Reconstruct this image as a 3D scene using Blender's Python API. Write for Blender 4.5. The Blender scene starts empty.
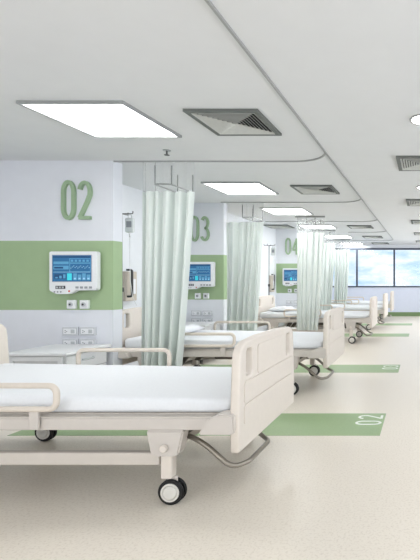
import bpy, bmesh, math, random
from mathutils import Vector, Matrix
random.seed(7)
S = bpy.context.scene
COL = S.collection
PI = math.pi
CEIL = 2.512
CAMZ = 1.25

# ------------------------------------------------------------------ materials
def srgb(r, g, b):
    def f(c):
        c /= 255.0
        return c / 12.92 if c <= 0.04045 else ((c + 0.055) / 1.055) ** 2.4
    return (f(r), f(g), f(b), 1.0)

MATS = {}
def mat(name, rgb, rough=0.5, metal=0.0, noise=0.03, scale=30.0, spec=0.4, emit=None, strength=0.0, bump=0.0, coat=0.0):
    m = bpy.data.materials.new(name)
    m.use_nodes = True
    nt = m.node_tree
    b = nt.nodes['Principled BSDF']
    c = srgb(*rgb)
    b.inputs['Roughness'].default_value = rough
    b.inputs['Metallic'].default_value = metal
    b.inputs['Specular IOR Level'].default_value = spec
    b.inputs['Coat Weight'].default_value = coat
    tc = nt.nodes.new('ShaderNodeTexCoord')
    nz = nt.nodes.new('ShaderNodeTexNoise')
    nz.inputs['Scale'].default_value = scale
    nz.inputs['Detail'].default_value = 3
    nt.links.new(tc.outputs['Object'], nz.inputs['Vector'])
    rp = nt.nodes.new('ShaderNodeValToRGB')
    rp.color_ramp.elements[0].color = [max(0, v * (1 - noise)) for v in c[:3]] + [1]
    rp.color_ramp.elements[1].color = [min(1, v * (1 + noise)) for v in c[:3]] + [1]
    rp.color_ramp.elements[0].position = 0.3
    rp.color_ramp.elements[1].position = 0.7
    nt.links.new(nz.outputs['Fac'], rp.inputs['Fac'])
    nt.links.new(rp.outputs['Color'], b.inputs['Base Color'])
    if emit:
        b.inputs['Emission Color'].default_value = srgb(*emit)
        b.inputs['Emission Strength'].default_value = strength
    if bump:
        bp = nt.nodes.new('ShaderNodeBump')
        bp.inputs['Strength'].default_value = bump
        bp.inputs['Distance'].default_value = 0.002
        nt.links.new(nz.outputs['Fac'], bp.inputs['Height'])
        nt.links.new(bp.outputs['Normal'], b.inputs['Normal'])
    MATS[name] = m
    return m

mat('wall_white', (226, 229, 234), 0.7, noise=0.012, scale=8, spec=0.2)
mat('wall_lavender', (221, 224, 231), 0.7, noise=0.012, scale=8, spec=0.2)
mat('wall_far_blue', (218, 225, 241), 0.7, noise=0.012, scale=8, spec=0.2)
mat('wall_green', (161, 184, 146), 0.65, noise=0.02, scale=8, spec=0.2)
mat('ceiling_paint', (224, 226, 228), 0.8, noise=0.01, scale=5, spec=0.15)
mat('number_green', (150, 174, 143), 0.5, noise=0.02)
mat('stripe_green', (150, 174, 130), 0.4, noise=0.10, scale=160)
mat('baseboard_green', (122, 148, 104), 0.5)
mat('stripe_white', (240, 244, 236), 0.45)
mat('bed_cream', (219, 211, 202), 0.42, noise=0.015)
mat('bed_cream_dark', (204, 197, 189), 0.45, noise=0.015)
mat('frame_beige', (203, 197, 191), 0.4, noise=0.015)
mat('rail_beige', (217, 208, 197), 0.35, noise=0.015)
mat('tube_grey', (150, 144, 134), 0.3, metal=0.45)
mat('case_beige', (200, 190, 178), 0.45)
mat('under_dark', (96, 92, 84), 0.5)
mat('linen', (231, 234, 238), 0.85, noise=0.015, scale=60, spec=0.15, bump=0.15)
mat('pillow_linen', (235, 237, 241), 0.9, noise=0.015, scale=40, spec=0.1, bump=0.2)
mat('rubber', (26, 26, 27), 0.5)
mat('wheel_white', (214, 212, 206), 0.4)
mat('plastic_white', (232, 234, 237), 0.35, noise=0.01)
mat('socket_white', (206, 209, 214), 0.4)
mat('pole_steel', (120, 122, 122), 0.35, metal=0.4)
mat('plastic_grey', (188, 192, 196), 0.4)
mat('plastic_dark', (58, 60, 62), 0.4)
mat('line_grey', (150, 154, 160), 0.5)
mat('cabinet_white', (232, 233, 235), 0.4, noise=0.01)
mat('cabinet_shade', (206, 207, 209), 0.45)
mat('steel', (176, 180, 182), 0.28, metal=0.8)
mat('rail_metal', (128, 130, 130), 0.35, metal=0.55)
mat('track_grey', (165, 167, 167), 0.4, metal=0.3)
mat('rail_dark', (92, 94, 95), 0.5, metal=0.2)
mat('vent_frame', (104, 108, 105), 0.5, metal=0.2)
mat('vent_blade', (202, 204, 200), 0.5)
mat('vent_hole', (34, 35, 34), 0.8)
mat('light_trim', (150, 153, 153), 0.5)
mat('window_frame', (74, 82, 96), 0.5)
mat('wood', (138, 112, 84), 0.5, noise=0.18, scale=12)
mat('iv_bag', (222, 228, 228), 0.25, spec=0.6)
mat('screen_blue', (42, 98, 142), 0.3, emit=(44, 108, 160), strength=0.2)
mat('screen_dark', (28, 70, 112), 0.3, emit=(30, 76, 124), strength=0.18)
mat('screen_mid', (84, 146, 182), 0.3, emit=(92, 154, 190), strength=0.24)
mat('screen_cyan', (60, 200, 214), 0.3, emit=(70, 208, 220), strength=0.28)
mat('screen_pale', (150, 196, 224), 0.3, emit=(160, 204, 230), strength=0.24)
mat('led_red', (200, 70, 50), 0.4)
mat('panel_light', (255, 255, 255), 0.5, emit=(255, 255, 253), strength=9.5)
mat('downlight_light', (255, 255, 255), 0.5, emit=(255, 252, 246), strength=26.0)

def mat_floor():
    m = bpy.data.materials.new('floor_terrazzo'); m.use_nodes = True
    nt = m.node_tree; b = nt.nodes['Principled BSDF']
    tc = nt.nodes.new('ShaderNodeTexCoord')
    n1 = nt.nodes.new('ShaderNodeTexNoise'); n1.inputs['Scale'].default_value = 75; n1.inputs['Detail'].default_value = 2
    r1 = nt.nodes.new('ShaderNodeValToRGB')
    r1.color_ramp.elements[0].position = 0.30; r1.color_ramp.elements[0].color = srgb(220, 211, 197)
    r1.color_ramp.elements[1].position = 0.50; r1.color_ramp.elements[1].color = srgb(233, 225, 212)
    n2 = nt.nodes.new('ShaderNodeTexVoronoi'); n2.inputs['Scale'].default_value = 55
    r2 = nt.nodes.new('ShaderNodeValToRGB')
    r2.color_ramp.elements[0].position = 0.10; r2.color_ramp.elements[0].color = (0.86, 0.83, 0.79, 1)
    r2.color_ramp.elements[1].position = 0.22; r2.color_ramp.elements[1].color = (1, 1, 1, 1)
    mx = nt.nodes.new('ShaderNodeMix'); mx.data_type = 'RGBA'; mx.blend_type = 'MULTIPLY'
    mx.inputs[0].default_value = 0.6
    nt.links.new(tc.outputs['Object'], n1.inputs['Vector']); nt.links.new(tc.outputs['Object'], n2.inputs['Vector'])
    nt.links.new(n1.outputs['Fac'], r1.inputs['Fac']); nt.links.new(n2.outputs['Distance'], r2.inputs['Fac'])
    nt.links.new(r1.outputs['Color'], mx.inputs[6]); nt.links.new(r2.outputs['Color'], mx.inputs[7])
    nt.links.new(mx.outputs[2], b.inputs['Base Color'])
    b.inputs['Roughness'].default_value = 0.3
    b.inputs['Specular IOR Level'].default_value = 0.45
    MATS['floor_terrazzo'] = m
mat_floor()

def mat_fabric(name, rgb, trans, alpha):
    m = bpy.data.materials.new(name); m.use_nodes = True
    nt = m.node_tree; nt.nodes.clear()
    out = nt.nodes.new('ShaderNodeOutputMaterial')
    d = nt.nodes.new('ShaderNodeBsdfDiffuse'); t = nt.nodes.new('ShaderNodeBsdfTranslucent')
    tc = nt.nodes.new('ShaderNodeTexCoord'); nz = nt.nodes.new('ShaderNodeTexNoise'); nz.inputs['Scale'].default_value = 90
    rp = nt.nodes.new('ShaderNodeValToRGB'); c = srgb(*rgb)
    rp.color_ramp.elements[0].color = [v * 0.97 for v in c[:3]] + [1]; rp.color_ramp.elements[1].color = c
    nt.links.new(tc.outputs['Object'], nz.inputs['Vector']); nt.links.new(nz.outputs['Fac'], rp.inputs['Fac'])
    nt.links.new(rp.outputs['Color'], d.inputs['Color']); nt.links.new(rp.outputs['Color'], t.inputs['Color'])
    mx = nt.nodes.new('ShaderNodeMixShader'); mx.inputs[0].default_value = trans
    nt.links.new(d.outputs[0], mx.inputs[1]); nt.links.new(t.outputs[0], mx.inputs[2])
    last = mx
    if alpha < 1:
        tr = nt.nodes.new('ShaderNodeBsdfTransparent'); m2 = nt.nodes.new('ShaderNodeMixShader')
        m2.inputs[0].default_value = alpha
        nt.links.new(tr.outputs[0], m2.inputs[1]); nt.links.new(mx.outputs[0], m2.inputs[2]); last = m2
    nt.links.new(last.outputs[0], out.inputs['Surface'])
    MATS[name] = m
mat_fabric('curtain_fabric', (222, 229, 226), 0.2, 1)
mat_fabric('curtain_mesh', (222, 226, 224), 0.3, 0.28)

def mat_glass():
    m = bpy.data.materials.new('window_glass'); m.use_nodes = True
    nt = m.node_tree; nt.nodes.clear()
    out = nt.nodes.new('ShaderNodeOutputMaterial')
    tr = nt.nodes.new('ShaderNodeBsdfTransparent'); gl = nt.nodes.new('ShaderNodeBsdfGlossy')
    gl.inputs['Roughness'].default_value = 0.05
    fr = nt.nodes.new('ShaderNodeFresnel'); fr.inputs['IOR'].default_value = 1.35
    mx = nt.nodes.new('ShaderNodeMixShader')
    nt.links.new(fr.outputs[0], mx.inputs[0]); nt.links.new(tr.outputs[0], mx.inputs[1]); nt.links.new(gl.outputs[0], mx.inputs[2])
    nt.links.new(mx.outputs[0], out.inputs['Surface'])
    MATS['window_glass'] = m
mat_glass()

# ------------------------------------------------------------------ mesh helpers
class MB:
    """collects shapes in one bmesh; build() links them as ONE mesh object"""
    def __init__(s):
        s.bm = bmesh.new(); s.mats = []
    def _mi(s, m):
        if m not in s.mats: s.mats.append(m)
        return s.mats.index(m)
    def _merge(s, t, m, M=None, smooth=False):
        if M is not None: bmesh.ops.transform(t, matrix=M, verts=t.verts)
        mi = s._mi(m)
        vm = {v: s.bm.verts.new(v.co) for v in t.verts}
        for f in t.faces:
            try:
                nf = s.bm.faces.new([vm[v] for v in f.verts])
            except ValueError:
                continue
            nf.material_index = mi; nf.smooth = smooth or f.smooth
        t.free()
    def box(s, a, b, m, bev=0.0, seg=2, M=None, smooth=False):
        t = bmesh.new()
        bmesh.ops.create_cube(t, size=1)
        a, b = Vector(a), Vector(b); c = (a + b) / 2; d = b - a
        for v in t.verts: v.co = Vector((v.co.x * d.x, v.co.y * d.y, v.co.z * d.z)) + c
        if bev > 0:
            bmesh.ops.bevel(t, geom=list(t.edges), offset=min(bev, 0.49 * min(abs(x) for x in d)), segments=seg, affect='EDGES', profile=0.5)
        s._merge(t, m, M, smooth); return s
    def cyl(s, p, q, r, m, n=20, r2=None, bev=0.0, smooth=True):
        p, q = Vector(p), Vector(q); d = q - p
        t = bmesh.new()
        bmesh.ops.create_cone(t, cap_ends=True, segments=n, radius1=r, radius2=r if r2 is None else r2, depth=d.length)
        for f in t.faces: f.smooth = smooth and len(f.verts) == 4
        if bev > 0:
            es = [e for e in t.edges if any(len(f.verts) > 4 for f in e.link_faces)]
            bmesh.ops.bevel(t, geom=es, offset=bev, segments=2, affect='EDGES')
        M = Matrix.Translation((p + q) / 2) @ d.to_track_quat('Z', 'Y').to_matrix().to_4x4()
        s._merge(t, m, M); return s
    def tube(s, pts, r, m, n=10, closed=False):
        pts = [Vector(p) for p in pts]; N = len(pts)
        t = bmesh.new(); rings = []
        up = None
        for i, p in enumerate(pts):
            a = pts[(i - 1) % N] if (closed or i > 0) else p
            b = pts[(i + 1) % N] if (closed or i < N - 1) else p
            d = (b - a).normalized()
            if up is None:
                up = Vector((0, 0, 1)) if abs(d.z) < 0.9 else Vector((0, 1, 0))
            u = (up - d * up.dot(d))
            if u.length < 1e-4: u = d.orthogonal()
            u.normalize(); w = d.cross(u); up = u
            rings.append([t.verts.new(p + r * (math.cos(2 * PI * k / n) * u + math.sin(2 * PI * k / n) * w)) for k in range(n)])
        for i in range(N if closed else N - 1):
            A, B = rings[i], rings[(i + 1) % N]
            for k in range(n):
                t.faces.new((A[k], A[(k + 1) % n], B[(k + 1) % n], B[k])).smooth = True
        if not closed:
            t.faces.new(rings[0][::-1]); t.faces.new(rings[-1])
        s._merge(t, m); return s
    def prism(s, poly, axis, a, b, m, bev=0.0):
        """extrude a 2-D polygon along axis 'x','y' or 'z' from a to b"""
        def P(u, v, w):
            return {'x': (w, u, v), 'y': (u, w, v), 'z': (u, v, w)}[axis]
        t = bmesh.new()
        A = [t.verts.new(P(u, v, a)) for u, v in poly]; B = [t.verts.new(P(u, v, b)) for u, v in poly]
        t.faces.new(A); t.faces.new(B[::-1])
        n = len(poly)
        for i in range(n): t.faces.new((A[i], B[i], B[(i + 1) % n], A[(i + 1) % n]))
        bmesh.ops.recalc_face_normals(t, faces=t.faces)
        if bev > 0:
            bmesh.ops.bevel(t, geom=list(t.edges), offset=bev, segments=2, affect='EDGES')
        s._merge(t, m); return s
    def ribbon(s, pts, w, z0, z1, m, M, closed=False):
        """flat stroke of width w along a 2-D polyline, extruded z0..z1, placed by M"""
        P = [Vector((p[0], p[1])) for p in pts]; N = len(P); t = bmesh.new(); R = []
        for i in range(N):
            a = P[(i - 1) % N] if (closed or i > 0) else P[i]
            b = P[(i + 1) % N] if (closed or i < N - 1) else P[i]
            d1 = (P[i] - a); d2 = (b - P[i])
            if d1.length < 1e-6: d1 = d2
            if d2.length < 1e-6: d2 = d1
            d1 = d1.normalized(); d2 = d2.normalized(); d = (d1 + d2).normalized()
            nrm = Vector((-d.y, d.x)); k = 1 / max(0.55, nrm.dot(Vector((-d1.y, d1.x))))
            L = P[i] + nrm * w / 2 * k; Q = P[i] - nrm * w / 2 * k
            R.append([t.verts.new((L.x, L.y, z0)), t.verts.new((Q.x, Q.y, z0)), t.verts.new((Q.x, Q.y, z1)), t.verts.new((L.x, L.y, z1))])
        for i in range(N if closed else N - 1):
            A, B = R[i], R[(i + 1) % N]
            for k in range(4): t.faces.new((A[k], A[(k + 1) % 4], B[(k + 1) % 4], B[k]))
        if not closed:
            t.faces.new(R[0]); t.faces.new(R[-1][::-1])
        bmesh.ops.recalc_face_normals(t, faces=t.faces)
        s._merge(t, m, M); return s
    def build(s, name, parent=None, loc=None):
        bmesh.ops.recalc_face_normals(s.bm, faces=s.bm.faces)
        me = bpy.data.meshes.new(name); s.bm.to_mesh(me); s.bm.free()
        for m in s.mats: me.materials.append(MATS[m])
        o = bpy.data.objects.new(name, me); COL.objects.link(o)
        if parent: o.parent = parent
        if loc: o.location = loc
        return o

def plate(name, outline, holes, thick, bev, m, parent, M):
    """filled 2-D outline with holes, extruded and bevelled, as a mesh"""
    cu = bpy.data.curves.new(name, 'CURVE'); cu.dimensions = '2D'; cu.fill_mode = 'BOTH'
    cu.extrude = thick / 2 - bev; cu.bevel_depth = bev; cu.bevel_resolution = 2; cu.offset = -bev
    for pts in [outline] + holes:
        sp = cu.splines.new('POLY'); sp.points.add(len(pts) - 1)
        for p, q in zip(sp.points, pts): p.co = (q[0], q[1], 0, 1)
        sp.use_cyclic_u = True
    tmp = bpy.data.objects.new('tmp', cu); COL.objects.link(tmp)
    me = bpy.data.meshes.new_from_object(tmp.evaluated_get(bpy.context.evaluated_depsgraph_get()))
    bpy.data.objects.remove(tmp); bpy.data.curves.remove(cu)
    me.transform(M); me.materials.clear(); me.materials.append(MATS[m]); me.name = name
    o = bpy.data.objects.new(name, me); COL.objects.link(o)
    if parent: o.parent = parent
    return o

def rrect(x0, y0, x1, y1, r, n=6):
    rs = r if isinstance(r, (list, tuple)) else [r] * 4
    out = []
    for (cx, cy, a0), rr in zip([(x1, y1, 0), (x0, y1, PI / 2), (x0, y0, PI), (x1, y0, 1.5 * PI)], [rs[0], rs[1], rs[2], rs[3]]):
        sx = -1 if cx == x1 else 1; sy = -1 if cy == y1 else 1
        for k in range(n + 1):
            a = a0 + PI / 2 * k / n
            out.append((cx + sx * rr + rr * math.cos(a), cy + sy * rr + rr * math.sin(a)))
    return out

def fillet(pts, r, n=6):
    """round the corners of a 3-D polyline"""
    pts = [Vector(p) for p in pts]; out = [pts[0]]
    for i in range(1, len(pts) - 1):
        a, p, b = pts[i - 1], pts[i], pts[i + 1]
        da = (a - p); db = (b - p); rr = min(r, da.length * .49, db.length * .49)
        A = p + da.normalized() * rr; B = p + db.normalized() * rr
        for k in range(n + 1):
            t = k / n
            out.append((1 - t) ** 2 * A + 2 * t * (1 - t) * p + t * t * B)
    out.append(pts[-1]); return out

def tag(o, label, cat, group=None):
    o['label'] = label; o['category'] = cat
    if group: o['group'] = group
    return o
def thing(name, label, cat, loc=(0, 0, 0), rz=0.0, group=None):
    o = bpy.data.objects.new(name, None); o.empty_display_size = 0.1; COL.objects.link(o)
    o.location = loc; o.rotation_euler = (0, 0, rz)
    return tag(o, label, cat, group)
def struct(o):
    o['kind'] = 'structure'; return o
def dup(root, loc, label, group=None):
    r = root.copy(); COL.objects.link(r); r.location = loc; r['label'] = label
    if group: r['group'] = group
    for ch in list(root.children):
        c = ch.copy(); COL.objects.link(c); c.parent = r
        for g in list(ch.children):
            d = g.copy(); COL.objects.link(d); d.parent = c
    return r

# ------------------------------------------------------------------ setting
XL0, XL1, XL2, XR = -4.75, -3.97, -3.67, 2.3
YB, W2, W3, W4, YF = -2.6, 4.65, 7.2, 10.9, 15.5
TH = 0.14
struct(MB().box((XL0 - .1, YB - .1, -0.1), (XR + .1, YF + .1, 0), 'floor_terrazzo').build('floor'))
struct(MB().box((XL0 - .1, YB - .1, CEIL), (XR + .1, YF + .1, CEIL + .1), 'ceiling_paint').build('ceiling'))

def banded(mb, a, b, white='wall_white', band=True):
    (x0, y0), (x1, y1) = a, b
    if not band:
        mb.box((x0, y0, 0), (x1, y1, CEIL), white); return mb
    for z0, z1, m in ((0, .94, white), (.94, 1.668, 'wall_green'), (1.668, CEIL, white)):
        mb.box((x0, y0, z0), (x1, y1, z1), m)
    return mb
struct(banded(MB(), (XL0 - .1, YB), (XL0, W2 + TH), band=False).build('wall_left'))
struct(banded(MB(), (XL1 - .1, W2 + TH), (XL1, W3 + TH), band=False).build('wall_left'))
struct(banded(MB(), (XL2 - .1, W3 + TH), (XL2, YF), band=False).build('wall_left'))
# right wall: added off-frame opening and window, made up to let fill light in
RZ0, RZ1 = .75, 2.385
mb = MB()
mb.box((XR, YB, 0), (XR + .1, YF, RZ0), 'wall_white'); mb.box((XR, YB, RZ1), (XR + .1, YF, CEIL), 'wall_white')
mb.box((XR, YB, RZ0), (XR + .1, YB + .4, RZ1), 'wall_white'); mb.box((XR, YF - .4, RZ0), (XR + .1, YF, RZ1), 'wall_white')
struct(mb.build('wall_right'))
mb = MB(); ry0, ry1 = YB + .4, YF - .4
mb.box((XR - .02, ry0, RZ0), (XR + .06, ry1, RZ0 + .05), 'window_frame'); mb.box((XR - .02, ry0, RZ1 - .05), (XR + .06, ry1, RZ1), 'window_frame')
rm = [ry0 + .03 + (ry1 - ry0 - .06) * k / 10 for k in range(11)]
for y in rm: mb.box((XR - .015, y - .03, RZ0 + .05), (XR + .055, y + .03, RZ1 - .05), 'window_frame')
w2 = struct(mb.build('added_window'))  # unseen window, added as the opening for the fill lamps
for k in range(10): MB().box((XR + .015, rm[k] + .03, RZ0 + .05), (XR + .021, rm[k + 1] - .03, RZ1 - .05), 'window_glass').build('pane', w2)
def area(name, loc, rot, sx, sy, power, col=(1, 1, 1)):
    l = bpy.data.lights.new(name, 'AREA'); l.shape = 'RECTANGLE'; l.size = sx; l.size_y = sy; l.energy = power; l.color = col
    o = bpy.data.objects.new(name, l); COL.objects.link(o); o.location = loc; o.rotation_euler = rot
    return o
# added fill lamps: two outside the added window, one by the back wall
area('aisle_fill', (XR + .25, (ry0 + ry1) / 2, 1.65), (0, PI / 2, 0), 1.9, ry1 - ry0, 235)
area('aisle_fill_far', (XR + .25, 12.4, 1.6), (0, PI / 2, 0), 1.7, 5.0, 130)  # extra fill lamp added to brighten the far end
area('back_fill', (-1.2, YB + .1, 1.4), (PI / 2, 0, 0), 6.2, 2.0, 85)  # added soft fill from behind the camera, no real source there
struct(banded(MB(), (XL0 - .1, YB - .1), (XR + .1, YB), band=False).build('wall_back'))
# wing walls that carry the bay numbers
END2, END3, END4 = -3.28, -3.28, -2.95
struct(banded(MB(), (XL0, W2), (END2, W2 + TH), 'wall_lavender').build('wall_divider'))
struct(banded(MB(), (XL1 - .1, W3), (END3, W3 + TH), 'wall_white').build('wall_divider'))
struct(banded(MB(), (XL2, W4), (END4, W4 + TH), 'wall_white').build('wall_divider'))
# far wall with the strip window
WZ0, WZ1, WXA, WXB = 1.01, 2.385, -3.7, 1.54
mb = MB()
mb.box((XL2 - .1, YF, 0), (XR + .1, YF + .1, WZ0), 'wall_far_blue')
mb.box((XL2 - .1, YF, WZ1), (XR + .1, YF + .1, CEIL), 'wall_lavender')
mb.box((XL2 - .1, YF, WZ0), (WXA, YF + .1, WZ1), 'wall_lavender')
mb.box((WXB, YF, WZ0), (XR + .1, YF + .1, WZ1), 'wall_lavender')
struct(mb.build('wall_far'))
win = struct(thing('window_1', '', '')); del win['label']; del win['category']
win.location = (0, YF, WZ0)
mb = MB()
mb.box((WXA, YF - .02, WZ0), (WXB, YF + .06, WZ0 + .05), 'window_frame'); mb.box((WXA, YF - .02, WZ1 - .06), (WXB, YF + .06, WZ1), 'window_frame')
mul = [-3.7 + .025, -2.39, -1.08, 0.23, 1.54 - .025]
for x in mul: mb.box((x - .03, YF - .015, WZ0 + .05), (x + .03, YF + .055, WZ1 - .06), 'window_frame')
o = mb.build('window_frame', win); o.location = (0, -YF, -WZ0)
for i in range(4):
    o = MB().box((mul[i] + .03, YF + .015, WZ0 + .05), (mul[i + 1] - .03, YF + .021, WZ1 - .06), 'window_glass').build('pane', win)
    o.location = (0, -YF, -WZ0)
struct(MB().box((XL2, YF - .015, 0), (XR, YF, .14), 'baseboard_green', .004).build('baseboard_far'))
struct(MB().box((XR - .015, YB, 0), (XR, YF - .016, .14), 'baseboard_green', .004).build('baseboard_right'))
# timber door in the gap after bay 03
dr = struct(MB().box((XL2, 7.62, 0.005), (XL2 + .035, 8.5, 2.3), 'wood', .004).build('door_1'))
mb = MB(); mb.tube(fillet([(XL2 + .035, 8.42, 1.02), (XL2 + .09, 8.42, 1.02), (XL2 + .09, 8.30, 1.02)], .02), .009, 'steel'); mb.build('door_handle', dr)

# ------------------------------------------------------------------ numerals
def arc(cx, cy, rx, ry, a0, a1, n=18):
    return [(cx + rx * math.cos(math.radians(a0 + (a1 - a0) * k / n)), cy + ry * math.sin(math.radians(a0 + (a1 - a0) * k / n))) for k in range(n + 1)]
def stadium(w, h, n=12):
    r = w / 2
    return arc(.3, .5 + h / 2 - r, r, r * 1.15, 0, 180, n) + arc(.3, .5 - h / 2 + r, r, r * 1.15, 180, 360, n)
DIG = {
    '0': ([stadium(.46, .86)], True),
    '2': ([arc(.3, .71, .23, .24, 165, -20) + [(.40, .45), (.20, .20), (.07, .05)], [(.045, .05), (.56, .05)]], False),
    '3': ([arc(.28, .735, .21, .215, 150, -90) + arc(.28, .285, .24, .235, 90, -155)], False),
    '4': ([[(.44, .0), (.44, .97)], [(.47, .97), (.05, .30)], [(.03, .28), (.60, .28)]], False),
}
def digit(mb, ch, h, w, z0, z1, m, M, asp=0.85):
    strokes, closed = DIG[ch]
    for k, st in enumerate(strokes):
        e = 0.0006 * k
        mb.ribbon([(x * h * asp, y * h) for x, y in st], w, z0, z1 + e, m, M, closed)
    return mb

def wall_number(txt, cx, cz, y, label):
    h = .41
    asp = .57
    t = thing('bay_number', label, 'number sign', (cx, y, cz - h / 2), group='raised bay numbers')
    adv = .172
    for i, ch in enumerate(txt):
        M = Matrix(((1, 0, 0, (-.5 + i) * adv - .3 * h * asp), (0, 0, -1, 0), (0, 1, 0, 0), (0, 0, 0, 1)))
        digit(MB(), ch, h, .036, -.004, .03, 'number_green', M, asp).build('numeral', t)
    return t
NC2, NC3, NC4 = -3.65, -3.66, -3.285
wall_number('02', NC2, 2.092, W2, 'raised green bay number 02 on the nearest wall')
wall_number('03', NC3, 2.092, W3, 'raised green bay number 03 partly hidden by the nearest curtain')
wall_number('04', NC4, 2.092, W4, 'raised green bay number 04 on the farthest numbered wall')

# ------------------------------------------------------------------ monitor
def make_monitor(loc, label):
    t = thing('patient_monitor', label, 'monitor', loc, group='wall monitors')
    w, h = .245, .205       # half sizes
    # casing: rounded, with a shallow bulge under the left two thirds
    poly = [(-w, h - .01), (-w + .01, h), (w - .01, h), (w, h - .01), (w, -h + .02), (w - .02, -h + .008), (.03, -h + .008), (-.02, -h - .022), (-.06, -h - .03),
            (-.17, -h - .03), (-.21, -h - .01), (-w + .004, -h + .005), (-w, -h + .02)]
    mb = MB(); mb.prism(poly, 'y', -.075, -.012, 'plastic_white', .006); mb.box((-.14, -.03, -.12), (.14, .025, .12), 'plastic_grey', .004); mb.build('casing', t)
    sc = MB()
    x0, x1, z0, z1 = -.205, .195, -.105, .165
    sc.box((x0 - .006, -.078, z0 - .006), (x1 + .006, -.074, z1 + .006), 'plastic_grey')
    Y = -.0795
    sc.box((x0, Y, z0), (x1, -.077, z1), 'screen_blue')
    def el(a, b, c, d, m, k=1):
        W_, H_ = x1 - x0, z1 - z0
        sc.box((x0 + a * W_, Y - .0006 * k, z0 + b * H_), (x0 + c * W_, Y, z0 + d * H_), m)
    el(.02, .90, .98, .97, 'screen_dark'); el(.44, .36, .985, .88, 'screen_mid'); el(.46, .38, .975, .68, 'screen_blue', 2); el(.46, .72, .975, .86, 'screen_blue', 2)
    for k in range(5): el(.48 + k * .1, .75, .54 + k * .1, .83, 'screen_mid', 3)
    el(.03, .66, .42, .76, 'screen_mid'); el(.03, .46, .42, .60, 'screen_mid'); el(.05, .49, .28, .56, 'screen_dark', 2)
    el(.02, .35, .98, .365, 'screen_pale'); el(.05, .10, .36, .28, 'screen_dark')
    for k in range(3): el(.08 + k * .1, .12, .14 + k * .1, .12 + .05 * (k + 1), 'screen_mid', 2)
    el(.38, .05, .50, .31, 'screen_cyan')
    for k in range(4): el(.54 + k * .115, .05, .63 + k * .115, .31 - .05 * (k % 2), 'screen_mid'); el(.56 + k * .115, .08, .61 + k * .115, .14, 'screen_pale', 2)
    # sawtooth trace
    for k in range(14):
        xx = x0 + (.47 + k * .036) * (x1 - x0); zz = z0 + (.5 + .1 * ((k * 7) % 5) / 5) * (z1 - z0)
        sc.box((xx, Y - .002, zz), (xx + .009, Y, zz + .006), 'screen_pale')
    sc.build('screen', t)
    mb = MB(); mb.box((-.175, -.079, -.182), (-.075, -.074, -.150), 'plastic_dark', .002)
    for k in range(3): mb.box((-.168 + k * .03, -.0805, -.176), (-.148 + k * .03, -.078, -.157), 'plastic_grey')
    mb.build('display_strip', t)['label'] = 'small black readout strip'
    for k in range(4):
        MB().box((.03 + k * .046, -.0785, -.178), (.062 + k * .046, -.074, -.156), 'line_grey', .003).build('button', t)
    for k in range(3):
        MB().cyl((-.185 + k * .032, -.074, -.212), (-.185 + k * .032, -.079, -.212), .008, 'line_grey', 12).build('button', t)
    MB().cyl((-.035, -.074, -.205), (-.035, -.079, -.205), .009, 'led_red', 12).build('button', t)['label'] = 'red button'
    return t
m2 = make_monitor((-3.63, W2 - .022, 1.345), 'white monitor with blue screen below the raised number 02')
dup(m2, (-3.64, W3 - .022, 1.345), 'white monitor with blue screen below the raised number 03')
dup(m2, (-3.24, W4 - .022, 1.345), 'white monitor with blue screen below the raised number 04')

# gas outlets and socket plates
def make_outlet(loc, label):
    t = thing('gas_outlet', label, 'outlet', loc, group='square outlets below the monitors')
    MB().box((-.044, -.035, -.045), (.044, 0, .045), 'plastic_white', .006).build('body', t)
    mb = MB(); mb.cyl((0, -.035, 0), (0, -.046, 0), .022, 'plastic_grey', 18); mb.cyl((0, -.046, 0), (0, -.048, 0), .010, 'plastic_dark', 12); mb.build('port', t)
    return t
o2 = make_outlet((-3.70, W2, 1.0), 'left square white outlet below the monitor on wall 02')
dup(o2, (-3.565, W2, 1.0), 'right square white outlet below the monitor on wall 02')
dup(o2, (-3.69, W3, 1.0), 'left square white outlet below the monitor on wall 03')
dup(o2, (-3.555, W3, 1.0), 'right square white outlet below the monitor on wall 03')
dup(o2, (-3.33, W4, 1.0), 'left square white outlet below the monitor on wall 04')
dup(o2, (-3.17, W4, 1.0), 'right square white outlet below the monitor on wall 04')
def make_socket(loc, label):
    t = thing('socket_plate', label, 'socket', loc, group='socket plates low on the divider walls')
    MB().box((-.083, -.022, -.046), (.083, 0, .046), 'socket_white', .005).build('plate', t)
    mb = MB()
    mb.box((-.07, -.0235, -.034), (.07, -.0215, .034), 'line_grey'); mb.box((-.067, -.025, -.031), (.067, -.022, .031), 'plastic_white', .002)
    for dx, dz in ((-.045, .008), (-.045, -.012), (-.03, -.002)): mb.cyl((dx, -.025, dz), (dx, -.0258, dz), .006, 'line_grey', 10)
    mb.build('socket_face', t)
    MB().box((.015, -.03, -.02), (.055, -.024, .02), 'plastic_grey', .002).build('switch', t)
    return t
s2 = None
for wi, (cx, y, nm) in enumerate(((-3.63, W2, '02'), (-3.63, W3, '03'), (-3.25, W4, '04'))):
    for r in (0, 1):
        for c in (0, 1):
            lab = '%s %s white socket plate below the green band of wall %s' % (('upper', 'lower')[r], ('left', 'right')[c], nm)
            loc = (cx - .09 + c * .185, y, .718 - .125 * r)
            if s2 is None: s2 = make_socket(loc, lab)
            else: dup(s2, loc, lab)

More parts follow.
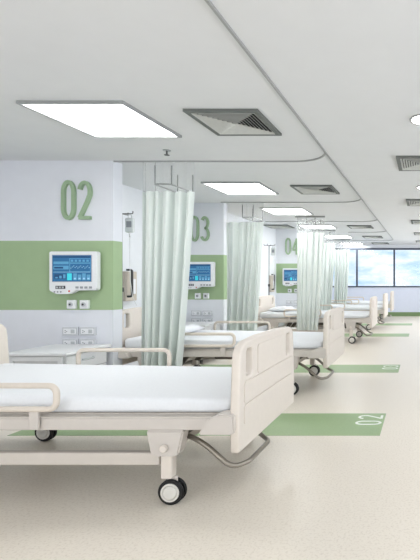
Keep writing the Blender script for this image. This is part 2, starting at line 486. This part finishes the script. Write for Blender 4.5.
# ------------------------------------------------------------------ hospital bed (foot towards +x)
def make_bed(loc, label):
    t = thing('hospital_bed', label, 'bed', loc, group='hospital beds along the left wall')
    # boards
    MX = Matrix(((0, 0, 1, 0), (1, 0, 0, 0), (0, 1, 0, 0), (0, 0, 0, 1)))
    def board(name, x, w2, z0, z1, oy=0):
        out = [(-w2 + .015, z0), (w2 - .015, z0), (w2 - .005, z0 + .01), (w2, z0 + .2), (w2 - .02, z1 - .10), (w2 - .03, z1 - .05), (w2 - .06, z1 - .018), (w2 - .11, z1)]
        out += [(w2 * .4, z1 + .012), (-w2 * .4, z1 + .012)]
        out += [(-w2 + .11, z1), (-w2 + .06, z1 - .018), (-w2 + .03, z1 - .05), (-w2 + .02, z1 - .10), (-w2, z0 + .2), (-w2 + .005, z0 + .01)]
        hs = []
        for sgn in (-1, 1):
            cy = sgn * (w2 - .155); hs.append(rrect(cy - .047, z1 - .20, cy + .047, z1 - .045, .025))
        b = plate(name, out, hs, .05, .012, 'bed_cream', t, Matrix.Translation((x, oy, 0)) @ MX)
        f = MB(); s_ = 1 if x > 0 else -1
        sh = lambda q: [(u + oy, v) for u, v in q]
        for a, b_ in ((z1 - .345, z1 - .225), (z1 - .465, z1 - .353)):
            q = rrect(-w2 + .07, a, w2 - .07, b_, .02)
            f.prism(sh(q), 'x', x + s_ * .022, x + s_ * .030, 'bed_cream')
        q = rrect(-w2 + .27, z1 - .217, w2 - .27, z1 - .04, .02)
        f.prism(sh(q), 'x', x + s_ * .022, x + s_ * .030, 'bed_cream')
        f.build('panel_facing', b)
        return b
    board('footboard', 1.142, .512, .305, .905, -.05)
    board('headboard', -1.13, .54, .32, .925)
    # corner bumpers
    for sx, nm in ((1, 'f'), (-1, 'h')):
        for sy in (-1, 1):
            x0, x1 = (.965, 1.16) if sx > 0 else (-1.165, -.99)
            mb = MB()
            if sx > 0: poly = [(.955, .415), (1.14, .415), (1.15, .43), (1.15, .525), (1.06, .525), (1.0, .495)]
            else: poly = [(-.955, .415), (-1.165, .415), (-1.17, .44), (-1.17, .525), (-1.06, .525), (-1.0, .495)]
            ya, yb = (-.585, -.485) if sy < 0 else (.445, .50)
            mb.prism(poly, 'y', ya, yb, 'frame_beige', .008); mb.build('corner_bumper', t)
    # main frame
    mb = MB()
    for sy in (-1, 1):
        ya, yb = sorted((sy * .46, sy * .515))
        mb.box((-1.10, ya, .418), (1.09, yb, .488), 'frame_beige', .008)
        mb.box((-1.08, ya, .488), (1.07, yb - .004, .493), 'bed_cream_dark')
    for x in (-.95, -.3, .35, .95): mb.box((x - .03, -.46, .43), (x + .03, .46, .48), 'frame_beige', .005)
    mb.box((-1.08, -.455, .47), (1.07, .455, .499), 'bed_cream_dark')
    mb.build('bed_frame', t)
    # lower chassis
    mb = MB()
    for sy in (-1, 1):
        ya, yb = sorted((sy * .455, sy * .505))
        mb.box((-.82, ya, .220), (.70, yb, .290), 'bed_cream_dark', .008)
    mb.box((-.82, -.46, .238), (-.76, .46, .290), 'bed_cream_dark', .005); mb.box((.62, -.46, .238), (.68, .46, .290), 'bed_cream_dark', .005)
    mb.build('lower_chassis', t)
    # lifting mechanism between chassis and frame
    mb = MB()
    for x in (-.5, .5):
        s_ = 1 if x > 0 else -1
        for y in (-.22, .22):
            mb.prism([(x - s_ * .05, .44), (x + s_ * .04, .44), (x + s_ * .16, .26), (x + s_ * .10, .25)], 'y', y - .02, y + .02, 'under_dark')
    mb.box((-.28, -.09, .32), (.30, .09, .415), 'under_dark', .02)
    mb.cyl((.30, 0, .365), (.56, 0, .33), .03, 'under_dark'); mb.build('lift_mechanism', t)
    # leg brackets, posts and castors
    for x in (.742, -.80):
        for sy in (-1, 1):
            ya, yb = sorted((sy * .455, sy * .525))
            br = MB(); br.prism([(x - .105, .420), (x + .105, .420), (x + .075, .29), (x + .055, .275), (x - .06, .275), (x - .08, .29)], 'y', ya, yb, 'frame_beige', .008)
            b = br.build('leg_bracket', t)
            MB().cyl((x, sy * .524, .325), (x, sy * .543, .325), .022, 'bed_cream', 18, bev=.004).build('bolt_cap', b)
            MB().box((x - .032, sy * .485 - .028, .145), (x + .032, sy * .485 + .028, .278), 'bed_cream', .01).build('leg_post', t)
            cx = x + .022; r = .071
            ca = MB(); ca.box((cx - .03, sy * .485 - .007, .07), (cx + .03, sy * .485 + .007, .155), 'frame_beige', .008)
            ca.cyl((cx, sy * .485 - .036, r), (cx, sy * .485 + .036, r), .012, 'wheel_white')
            c = ca.build('castor', t)
            for s_ in (-1, 1):
                y0 = sy * .485 + s_ * .008; y1 = sy * .485 + s_ * .026
                w = MB(); w.cyl((cx, y0, r), (cx, y1, r), r, 'rubber', 32, bev=.006)
                w.cyl((cx, y1, r), (cx, y1 + s_ * .004, r), r * .72, 'wheel_white', 32)
                w.cyl((cx, y1 + s_ * .004, r), (cx, y1 + s_ * .010, r), r * .58, 'wheel_white', 28, r2=r * .46)
                w.build('wheel', c)
    # foot pedal loop
    mb = MB(); mb.tube(fillet([(.74, -.34, .345), (.86, -.34, .29), (1.03, -.34, .14), (1.10, -.26, .14), (1.10, .10, .14), (1.03, .18, .14), (.86, .18, .29), (.74, .18, .345)], .09, 7), .015, 'tube_grey', 12)
    mb.cyl((.74, -.40, .345), (.74, .40, .345), .022, 'under_dark')
    mb.build('pedal_loop', t)['label'] = 'grey metal tube pedal loop'
    # side rails
    for sy in (-1, 1):
        y = sy * .535
        zt = .700 if sy > 0 else .672
        lp = [(u, y, v) for u, v in rrect(-.565, .542, .155, zt, .045)]
        mb = MB(); mb.tube(lp, .016, 'rail_beige', 12, closed=True)
        for x in (-.47, .03):
            y0, y1 = sorted((y - sy * .012, y + sy * .006))
            mb.box((x - .025, y0, .43), (x + .025, y1, .54), 'frame_beige', .005)
        mb.build('side_rail', t)
    # mattress with a soft sheet
    L0, L1, Wd = -1.085, 1.085, .47
    pr = MB(); pr.box((L0, -Wd, .500), (L1, Wd, .572), 'linen', .030, 4, smooth=True)
    m_ = pr.build('mattress', t)
    for v in m_.data.vertices:
        if v.co.z > .54: v.co.z += .010 * math.cos(v.co.y * 2.2) + .03 * max(0, .1 - v.co.x)
    return t
BX = -2.18
bed = make_bed((BX, 2.965, 0), 'nearest cream hospital bed, large in the foreground with its front castor in view')
beds = [bed]
for y, lab in ((5.31, 'second cream hospital bed from the front, beside the nearest curtain'),
               (9.25, 'third cream hospital bed from the front, in front of wall 04'),
               (11.66, 'fourth cream hospital bed from the front, second nearest to the windows'),
               (14.05, 'farthest cream hospital bed, next to the window wall')):
    beds.append(dup(bed, (BX - (.035 if y < 6 else .03 if y < 10 else 0), y, 0), lab))

# pillows
def make_pillow(loc, label):
    bm = bmesh.new(); nx, ny = 18, 26; hx, hy, hz = .20, .31, .062
    top = {}; bot = {}
    for i in range(nx + 1):
        for j in range(ny + 1):
            u = -1 + 2 * i / nx; v = -1 + 2 * j / ny
            k = max(0, (1 - u ** 4) * (1 - v ** 4)) ** .55
            px = u * hx * (1 - .07 * (1 - v * v) * abs(u)); py = v * hy * (1 - .05 * (1 - u * u) * abs(v))
            wr = .005 * math.sin(9 * u + 5 * v) * k
            top[i, j] = bm.verts.new((px, py, hz * .62 + hz * .9 * k + wr)); bot[i, j] = bm.verts.new((px, py, hz * .62 - hz * .62 * k))
    for i in range(nx):
        for j in range(ny):
            bm.faces.new((top[i, j], top[i + 1, j], top[i + 1, j + 1], top[i, j + 1])); bm.faces.new((bot[i, j], bot[i, j + 1], bot[i + 1, j + 1], bot[i + 1, j]))
    bmesh.ops.remove_doubles(bm, verts=bm.verts, dist=1e-4)
    for f in bm.faces: f.smooth = True
    bmesh.ops.recalc_face_normals(bm, faces=bm.faces)
    me = bpy.data.meshes.new('pillow'); bm.to_mesh(me); bm.free(); me.materials.append(MATS['pillow_linen'])
    o = bpy.data.objects.new('pillow', me); COL.objects.link(o); o.location = loc
    return tag(o, label, 'pillow', 'white pillows on the beds')
pz = .613
p0 = make_pillow((BX - .82, 5.32, pz), 'white pillow on the second bed, beside the nearest curtain')
dup(p0, (BX - .80, 9.25, pz), 'white pillow on the third bed, in front of wall 04')

# ------------------------------------------------------------------ bedside cabinets (drawers face +x)
def make_cabinet(loc, label):
    t = thing('bedside_cabinet', label, 'cabinet', loc, group='bedside cabinets')
    MB().box((-.29, -.29, .56), (.29, .29, .588), 'cabinet_white', .006, 2).build('top', t)
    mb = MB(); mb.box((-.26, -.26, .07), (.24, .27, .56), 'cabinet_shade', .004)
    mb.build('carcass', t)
    # front left frame with recessed panel, seen from the aisle end
    mb = MB()
    for a, b in (((-.255, .08), (-.215, .55)), ((.195, .08), (.235, .55)), ((-.215, .51), (.195, .55)), ((-.215, .08), (.195, .12))):
        mb.box((a[0], -.274, a[1]), (b[0], -.26, b[1]), 'cabinet_white', .002)
    mb.build('end_frame', t)
    for z0, z1 in ((.405, .55), (.245, .395), (.085, .235)):
        d = MB().box((.24, -.25, z0), (.262, .26, z1), 'cabinet_white', .005).build('drawer', t)
        zc = z0 + .085; h = MB()
        h.tube(fillet([(.262, -.07, zc), (.29, -.055, zc), (.29, .055, zc), (.262, .07, zc)], .02), .009, 'plastic_grey', 10); h.build('handle', d)
    for x in (-.21, .19):
        for y in (-.21, .22):
            MB().cyl((x, y, 0), (x, y, .07), .022, 'plastic_dark', 14).build('foot', t)
    return t
c2 = make_cabinet((-3.56, 4.32, 0), 'white bedside cabinet with drawers against wall 02, behind the nearest bed')
dup(c2, (-3.55, 6.85, 0), 'white bedside cabinet against wall 03, behind the second bed')
dup(c2, (-3.365, 10.55, 0), 'white bedside cabinet against wall 04, behind the third bed')

# ------------------------------------------------------------------ drip stands, bags, wall units
def make_stand(loc, label):
    t = thing('drip_stand', label, 'drip stand', loc, group='drip stands by the bed heads')
    mb = MB(); mb.cyl((0, 0, .085), (0, 0, 1.15), .014, 'pole_steel', 14); mb.cyl((0, 0, 1.15), (0, 0, 2.02), .009, 'pole_steel', 12); mb.build('pole', t)
    MB().cyl((0, 0, 1.12), (0, 0, 1.17), .022, 'plastic_dark', 14).build('collar', t)
    for k in range(5):
        a = 2 * PI * k / 5; c, s_ = math.cos(a), math.sin(a)
        l = MB(); l.tube([(0, 0, .11), (.1 * c, .1 * s_, .085), (.20 * c, .20 * s_, .065)], .012, 'pole_steel'); l = l.build('leg', t)
        MB().cyl((.2 * c - .01 * s_, .2 * s_ + .01 * c, .027), (.2 * c + .01 * s_, .2 * s_ - .01 * c, .027), .027, 'rubber', 16).build('castor', l)
        
    mb = MB(); mb.tube(fillet([(-.11, 0, 2.05), (-.11, 0, 2.02), (.13, 0, 2.02), (.13, 0, 2.05)], .015), .006, 'pole_steel'); mb.tube(fillet([(0, -.11, 2.05), (0, -.11, 2.02), (0, .11, 2.02), (0, .11, 2.05)], .015), .006, 'pole_steel')
    mb.build('hook_arm', t)
    return t
st = make_stand((-3.50, 5.10, 0), 'steel drip stand behind wall 02, at the head of the second bed')
dup(st, (-3.43, 9.72, 0), 'steel drip stand at the head of the third bed')
def make_bag(loc, label):
    t = thing('drip_bag', label, 'drip bag', loc, group='drip bags')
    mb = MB(); mb.box((-.05, -.018, -.21), (.05, .018, -.04), 'iv_bag', .016, 3, smooth=True); mb.build('bag', t)
    MB().tube(fillet([(-.02, 0, -.045), (-.02, 0, -.005), (.02, 0, -.005), (.02, 0, -.045)], .015), .004, 'plastic_grey').build('hanger', t)
    MB().cyl((0, 0, -.26), (0, 0, -.21), .011, 'plastic_white', 12).build('drip_chamber', t)
    MB().tube([(0, 0, -.26), (.0, 0, -.5), (.004, -.0, -.75), (.03, .0, -.95), (.08, 0, -1.05)], .003, 'plastic_white', 6).build('tube', t)
    mb = MB(); mb.box((-.03, -.0195, -.15), (.03, -.018, -.08), 'line_grey'); mb.build('bag_label', t)
    return t
bg = make_bag((-3.405, 5.10, 2.012), 'clear drip bag hanging from the stand by wall 02')
dup(bg, (-3.335, 9.72, 2.012), 'clear drip bag hanging from the stand by the third bed')
def make_unit(loc, label):
    t = thing('wall_unit', label, 'wall unit', loc, group='beige wall units with dark handles')
    MB().box((0, -.10, -.21), (.06, .12, .18), 'case_beige', .008).build('case', t)
    mb = MB(); mb.tube(fillet([(.05, -.07, .20), (.12, -.07, .20), (.12, -.07, -.15), (.05, -.07, -.15)], .03), .014, 'plastic_dark', 10); mb.build('grab_handle', t)['label'] = 'dark grab handle'
    MB().box((.058, .01, -.12), (.066, .09, .08), 'plastic_white', .003).build('front_plate', t)
    return t
wu = make_unit((XL1, 5.88, 1.19), 'beige wall unit with dark handle behind wall 02')
dup(wu, (XL2, 10.48, 1.19), 'beige wall unit with dark handle beside wall 04')

# ------------------------------------------------------------------ curtains
def make_curtain(x0, x1, y, label, seed, folds, taper=.13, amp=.05, zb=.28, zt=2.185, rail=True):
    rnd = random.Random(seed)
    t = thing('bay_curtain', label, 'curtain', ((x0 + x1) / 2, y, 0), group='mint bay curtains')
    cx = (x0 + x1) / 2; n = folds * 12; rows = 26
    ph = [rnd.uniform(-.6, .6) for _ in range(folds + 2)]; am = [rnd.uniform(.55, 1.15) for _ in range(folds + 2)]
    warp = [rnd.uniform(.55, 1.6) for _ in range(folds)]; tot = sum(warp); cum = [0]
    for w in warp: cum.append(cum[-1] + w / tot)
    def prof(u):
        k = 0
        while k < folds - 1 and u > cum[k + 1]: k += 1
        f = (u - cum[k]) / (cum[k + 1] - cum[k])
        return k, f
    def sheet(name, za, zb_, m, nrow, gather):
        bm = bmesh.new(); V = []
        for r in range(nrow + 1):
            z = za + (zb_ - za) * r / nrow
            s_ = max(0., (zt - z) / (zt - .35)) if gather else 0
            row = []
            for i in range(n + 1):
                u = i / n; k, f = prof(u)
                A = amp * (am[k] * (1 - f) + am[k + 1] * f) * (1 if not gather else .75 + .45 * s_)
                yy = A * (math.sin(2 * PI * f) + .38 * math.sin(4 * PI * f + ph[k]) + .18 * math.sin(6 * PI * f + 2 * ph[k])) + .012 * math.sin(5 * u + 3 * s_ + seed)
                xr = x1 - taper * min(1, s_) ** 1.2
                xx = x0 + (xr - x0) * u + .012 * math.cos(2 * PI * f) + .006 * math.sin(4 * s_ + k)
                if not gather: yy *= .35
                row.append(bm.verts.new((xx - cx, yy, z)))
            V.append(row)
        for r in range(nrow):
            for i in range(n): bm.faces.new((V[r][i], V[r][i + 1], V[r + 1][i + 1], V[r + 1][i])).smooth = True
        me = bpy.data.meshes.new(name); bm.to_mesh(me); bm.free(); me.materials.append(MATS[m])
        o = bpy.data.objects.new(name, me); COL.objects.link(o); o.parent = t
        return o
    sheet('fabric', zb, zt, 'curtain_fabric', rows, True)
    sheet('mesh_header', zt, CEIL - .034 if rail else CEIL - .014, 'curtain_mesh', 4, False)['label'] = 'sheer net header above the fabric'
    if rail: MB().box((x0 - cx - .02, -.008, CEIL - .034), (x1 - cx + .02, .008, CEIL), 'track_grey', .003).build('header_rail', t)
    return t
make_curtain(-2.985, -2.445, 4.66, 'nearest mint curtain, between wall 02 and the number 03', 3, 5, amp=.06, rail=False)
make_curtain(-3.20, -2.60, 7.10, 'second mint curtain from the front, right of wall 03', 5, 5, amp=.06, rail=False)
make_curtain(-2.51, -1.97, 8.625, 'third mint curtain from the front, covering the right of wall 04', 9, 6, amp=.03)
make_curtain(-2.82, -2.24, 10.98, 'fourth mint curtain from the front, behind the third bed', 12, 7, amp=.04)
make_curtain(-2.76, -2.28, 13.37, 'farthest mint curtain, in front of the windows', 14, 6, amp=.045)

# suspended hanger loops behind the curtain headers
def make_hanger(loc, label):
    t = thing('hanger_rail', label, 'hanger rail', loc, group='suspended hanger rails')
    z = 2.30 - CEIL
    mb = MB(); mb.tube(rr3([(-.095, 0), (.085, 0), (.085, .5), (-.095, .5)], z), .010, 'rail_metal', 8, closed=True); mb.build('rail_loop', t)
    for x, y in ((-.095, .03), (.085, .03), (.085, .47), (-.095, .47)):
        MB().cyl((x, y, z), (x, y, 0), .007, 'rail_dark', 10).build('rod', t)
    return t
def rr3(p, z):
    xs = [a[0] for a in p]; ys = [a[1] for a in p]
    return [(a, b, z) for a, b in rrect(min(xs), min(ys), max(xs), max(ys), .05)]
h0 = make_hanger((-2.86, W2 + .16, CEIL), 'suspended rail loop on rods behind the nearest curtain header')
dup(h0, (-2.95, W3 + .14, CEIL), 'suspended rail loop on rods behind the second curtain header')
dup(h0, (-2.25, 8.70, CEIL), 'suspended rail loop on rods behind the third curtain header')

# ------------------------------------------------------------------ ceiling tracks (profile swept along a path)
def sweep(name, path, w, h, m, label):
    bm = bmesh.new(); R = []
    N = len(path); P = [Vector((p[0], p[1])) for p in path]
    for i in range(N):
        d = (P[min(i + 1, N - 1)] - P[max(i - 1, 0)]).normalized(); nv = Vector((-d.y, d.x))
        A = P[i] + nv * w / 2; B = P[i] - nv * w / 2
        R.append([bm.verts.new((A.x, A.y, CEIL)), bm.verts.new((A.x, A.y, CEIL - h)), bm.verts.new((B.x, B.y, CEIL - h)), bm.verts.new((B.x, B.y, CEIL))])
    for i in range(N - 1):
        for k in range(4): bm.faces.new((R[i][k], R[i][(k + 1) % 4], R[i + 1][(k + 1) % 4], R[i + 1][k]))
    bm.faces.new(R[0]); bm.faces.new(R[-1][::-1])
    bmesh.ops.recalc_face_normals(bm, faces=bm.faces)
    me = bpy.data.meshes.new(name); bm.to_mesh(me); bm.free(); me.materials.append(MATS[m])
    o = bpy.data.objects.new(name, me); COL.objects.link(o)
    return tag(o, label, 'curtain track', 'curved ceiling tracks')
TX = -.975
ends = [(-2.3, 4.66, -3.28, 'nearest'), (4.27, 7.10, -3.28, 'second'), (6.71, 9.42, -3.4, 'third'), (9.03, 11.5, -2.0, 'fourth'), (11.11, 13.9, -3.4, 'farthest')]
for y0, y1, xl, nm in ends:
    r = .40
    path = [(TX, y0), (TX, y1 - r)] + [(TX - r + r * math.cos(a), y1 - r + r * math.sin(a)) for a in [PI / 2 * k / 10 for k in range(1, 11)]] + [(xl, y1)]
    sweep('curtain_track', path, .015, .014, 'track_grey', nm + ' grey ceiling track with a rounded corner, counted from the front')

# ------------------------------------------------------------------ ceiling fittings
def make_panel(loc, label):
    t = thing('ceiling_light', label, 'ceiling light', loc, group='square ceiling lights')
    a, b = .355, .375
    mb = MB()
    mb.box((-b, -b, -.022), (b, -a, 0), 'light_trim'); mb.box((-b, a, -.022), (b, b, 0), 'light_trim'); mb.box((-b, -a, -.022), (-a, a, 0), 'light_trim'); mb.box((a, -a, -.022), (b, a, 0), 'light_trim')
    mb.build('frame', t); MB().box((-a, -a, -.006), (a, a, -.001), 'panel_light').build('diffuser', t)
    return t
pl = make_panel((-2.49, 3.47, CEIL), 'nearest and largest square ceiling light')
for y, nm in ((6.02, 'second square ceiling light, behind the nearest curtain track'), (8.02, 'third square ceiling light from the front'), (10.3, 'fourth square ceiling light from the front'), (12.7, 'fifth square ceiling light from the front'), (15.05, 'farthest square ceiling light, next to the windows')):
    dup(pl, (-2.49, y, CEIL), nm)

def make_vent(loc, label, group):
    t = thing('ceiling_vent', label, 'vent', loc, group=group)
    a, b = .235, .275
    mb = MB()
    mb.box((-b, -b, -.02), (b, -a, 0), 'vent_frame'); mb.box((-b, a, -.02), (b, b, 0), 'vent_frame'); mb.box((-b, -a, -.02), (-a, a, 0), 'vent_frame'); mb.box((a, -a, -.02), (b, a, 0), 'vent_frame')
    mb.build('frame', t)
    MB().box((-a, -a, -.004), (a, a, -.001), 'vent_hole').build('backing', t)
    # four-way cone blades: nested square rings, each a sloping band
    mb = MB(); bm = mb.bm
    n = 9; mi = mb._mi('vent_blade')
    for k in range(n):
        o_ = a * (1 - k / n) - .002; i_ = o_ - a / n * .60
        zo, zi = -.022, -.006
        if i_ < .004: i_ = .004
        C = lambda r, z: [bm.verts.new(p) for p in ((-r, -r, z), (r, -r, z), (r, r, z), (-r, r, z))]
        A = C(o_, zo); B = C(i_, zi); A2 = C(o_, zo + .003); B2 = C(i_, zi + .003)
        for j in range(4):
            for f in ((A[j], A[(j + 1) % 4], B[(j + 1) % 4], B[j]), (A2[j], A2[(j + 1) % 4], B2[(j + 1) % 4], B2[j]), (A[j], A[(j + 1) % 4], A2[(j + 1) % 4], A2[j])):
                bm.faces.new(f).material_index = mi
    mb.build('blades', t)
    return t
v0 = make_vent((-1.505, 3.52, CEIL), 'nearest and largest four way ceiling vent', 'ceiling vents above the bed feet')
for y, nm in ((6.10, 'second ceiling vent above the bed feet, behind the nearest curtain track'), (10.35, 'third ceiling vent above the bed feet, past the third curtain track'), (12.75, 'fourth ceiling vent above the bed feet'), (14.95, 'farthest ceiling vent above the bed feet, next to the windows')):
    dup(v0, (-1.505, y, CEIL), nm)
for k, nm in enumerate(('nearest', 'second', 'third', 'fourth', 'farthest')):
    dup(v0, (-.02, 4.74 + k * 2.37, CEIL), nm + ' ceiling vent over the aisle at the right edge, counted from the front', 'ceiling vents over the aisle')
dup(v0, (-3.38, 10.25, CEIL), 'small far ceiling vent beside wall 04 over the cabinet', 'ceiling vents above the bed feet')

def make_down(loc, label):
    t = thing('downlight', label, 'downlight', loc, group='round downlights over the aisle')
    mb = MB(); pts = [(.112 * math.cos(2 * PI * k / 36), .112 * math.sin(2 * PI * k / 36), -.004) for k in range(36)]
    mb.tube(pts, .010, 'light_trim', 8, closed=True); mb.build('ring', t)
    MB().cyl((0, 0, -.006), (0, 0, -.001), .106, 'downlight_light', 36).build('lens', t)
    return t
d0 = make_down((0, 3.46, CEIL), 'nearest round downlight at the right edge of the ceiling')
for k, nm in enumerate(('second', 'third', 'fourth', 'farthest')):
    dup(d0, (0, 3.46 + 2.52 * (k + 1), CEIL), nm + ' round downlight at the right edge, counted from the front')
def make_sprinkler(loc, label):
    t = thing('sprinkler', label, 'sprinkler', loc, group='ceiling sprinklers')
    MB().cyl((0, 0, -.008), (0, 0, 0), .035, 'steel', 20).build('collar', t)
    mb = MB(); mb.cyl((0, 0, -.045), (0, 0, -.008), .008, 'rail_dark', 10); mb.cyl((0, 0, -.05), (0, 0, -.045), .024, 'rail_dark', 16); mb.build('nozzle', t)
    return t
s0 = make_sprinkler((-2.50, 4.28, CEIL), 'small sprinkler beside the nearest ceiling light')
dup(s0, (-2.50, 7.68, CEIL), 'small sprinkler before the third ceiling light')
dup(s0, (-2.50, 11.6, CEIL), 'small sprinkler beyond the fourth ceiling light')

# ------------------------------------------------------------------ floor stripes with bay numbers
def stripe(y0, y1, txt, label):
    t = thing('floor_stripe', label, 'floor stripe', (-.364, y0, 0), group='green floor stripes')
    MB().box((-3.0, 0, 0), (0, y1 - y0, .002), 'stripe_green').build('stripe', t)
    if txt:
        h = .225; asp = .84
        for i, ch in enumerate(txt):
            # baseline runs away from the camera, digit tops point towards the beds
            yy = (y1 - y0) - .33 + i * .162
            M = Matrix(((0, -1, 0, -.02), (1, 0, 0, yy), (0, 0, 1, 0), (0, 0, 0, 1)))
            digit(MB(), ch, h, .023, .002, .0035, 'stripe_white', M, asp).build('numeral', t)['label'] = 'white painted numeral'
    return t
stripe(3.56, 4.15, '02', 'nearest green floor stripe, marked 02 in white')
stripe(6.0, 6.55, '03', 'second green floor stripe, marked 03 in white')
stripe(9.85, 10.4, '', 'third green floor stripe, behind the third bed')
stripe(12.3, 12.85, '', 'farthest green floor stripe, behind the fourth bed')

# ------------------------------------------------------------------ sky seen through the windows
w = bpy.data.worlds.new('World'); S.world = w; w.use_nodes = True
nt = w.node_tree; nt.nodes.clear()
out = nt.nodes.new('ShaderNodeOutputWorld'); bg_ = nt.nodes.new('ShaderNodeBackground')
tc = nt.nodes.new('ShaderNodeTexCoord'); mp = nt.nodes.new('ShaderNodeMapping'); mp.inputs['Scale'].default_value = (9, 9, 26); mp.inputs['Location'].default_value = (1.3, 0, .6)
nz = nt.nodes.new('ShaderNodeTexNoise'); nz.inputs['Scale'].default_value = 1.5; nz.inputs['Detail'].default_value = 6; nz.inputs['Roughness'].default_value = .6
rp = nt.nodes.new('ShaderNodeValToRGB')
rp.color_ramp.elements[0].position = .36; rp.color_ramp.elements[0].color = srgb(172, 204, 240)
rp.color_ramp.elements[1].position = .62; rp.color_ramp.elements[1].color = srgb(238, 243, 252)
nt.links.new(tc.outputs['Generated'], mp.inputs['Vector']); nt.links.new(mp.outputs['Vector'], nz.inputs['Vector'])
nt.links.new(nz.outputs['Fac'], rp.inputs['Fac']); nt.links.new(rp.outputs['Color'], bg_.inputs['Color'])
bg_.inputs['Strength'].default_value = 1.1
nt.links.new(bg_.outputs[0], out.inputs['Surface'])

# ------------------------------------------------------------------ camera
cam = bpy.data.cameras.new('camera'); co = bpy.data.objects.new('camera', cam); COL.objects.link(co)
co.location = (0, 0, CAMZ); co.rotation_euler = (PI / 2, 0, 0)
cam.sensor_width = 36; cam.lens = 442 * 36 / 560
cam.shift_x = -(425 - 210) / 560; cam.shift_y = .5 / 560
cam.clip_start = .05
S.camera = co
S.view_settings.view_transform = 'Standard'
S.view_settings.look = 'None'
S.view_settings.exposure = 0.3
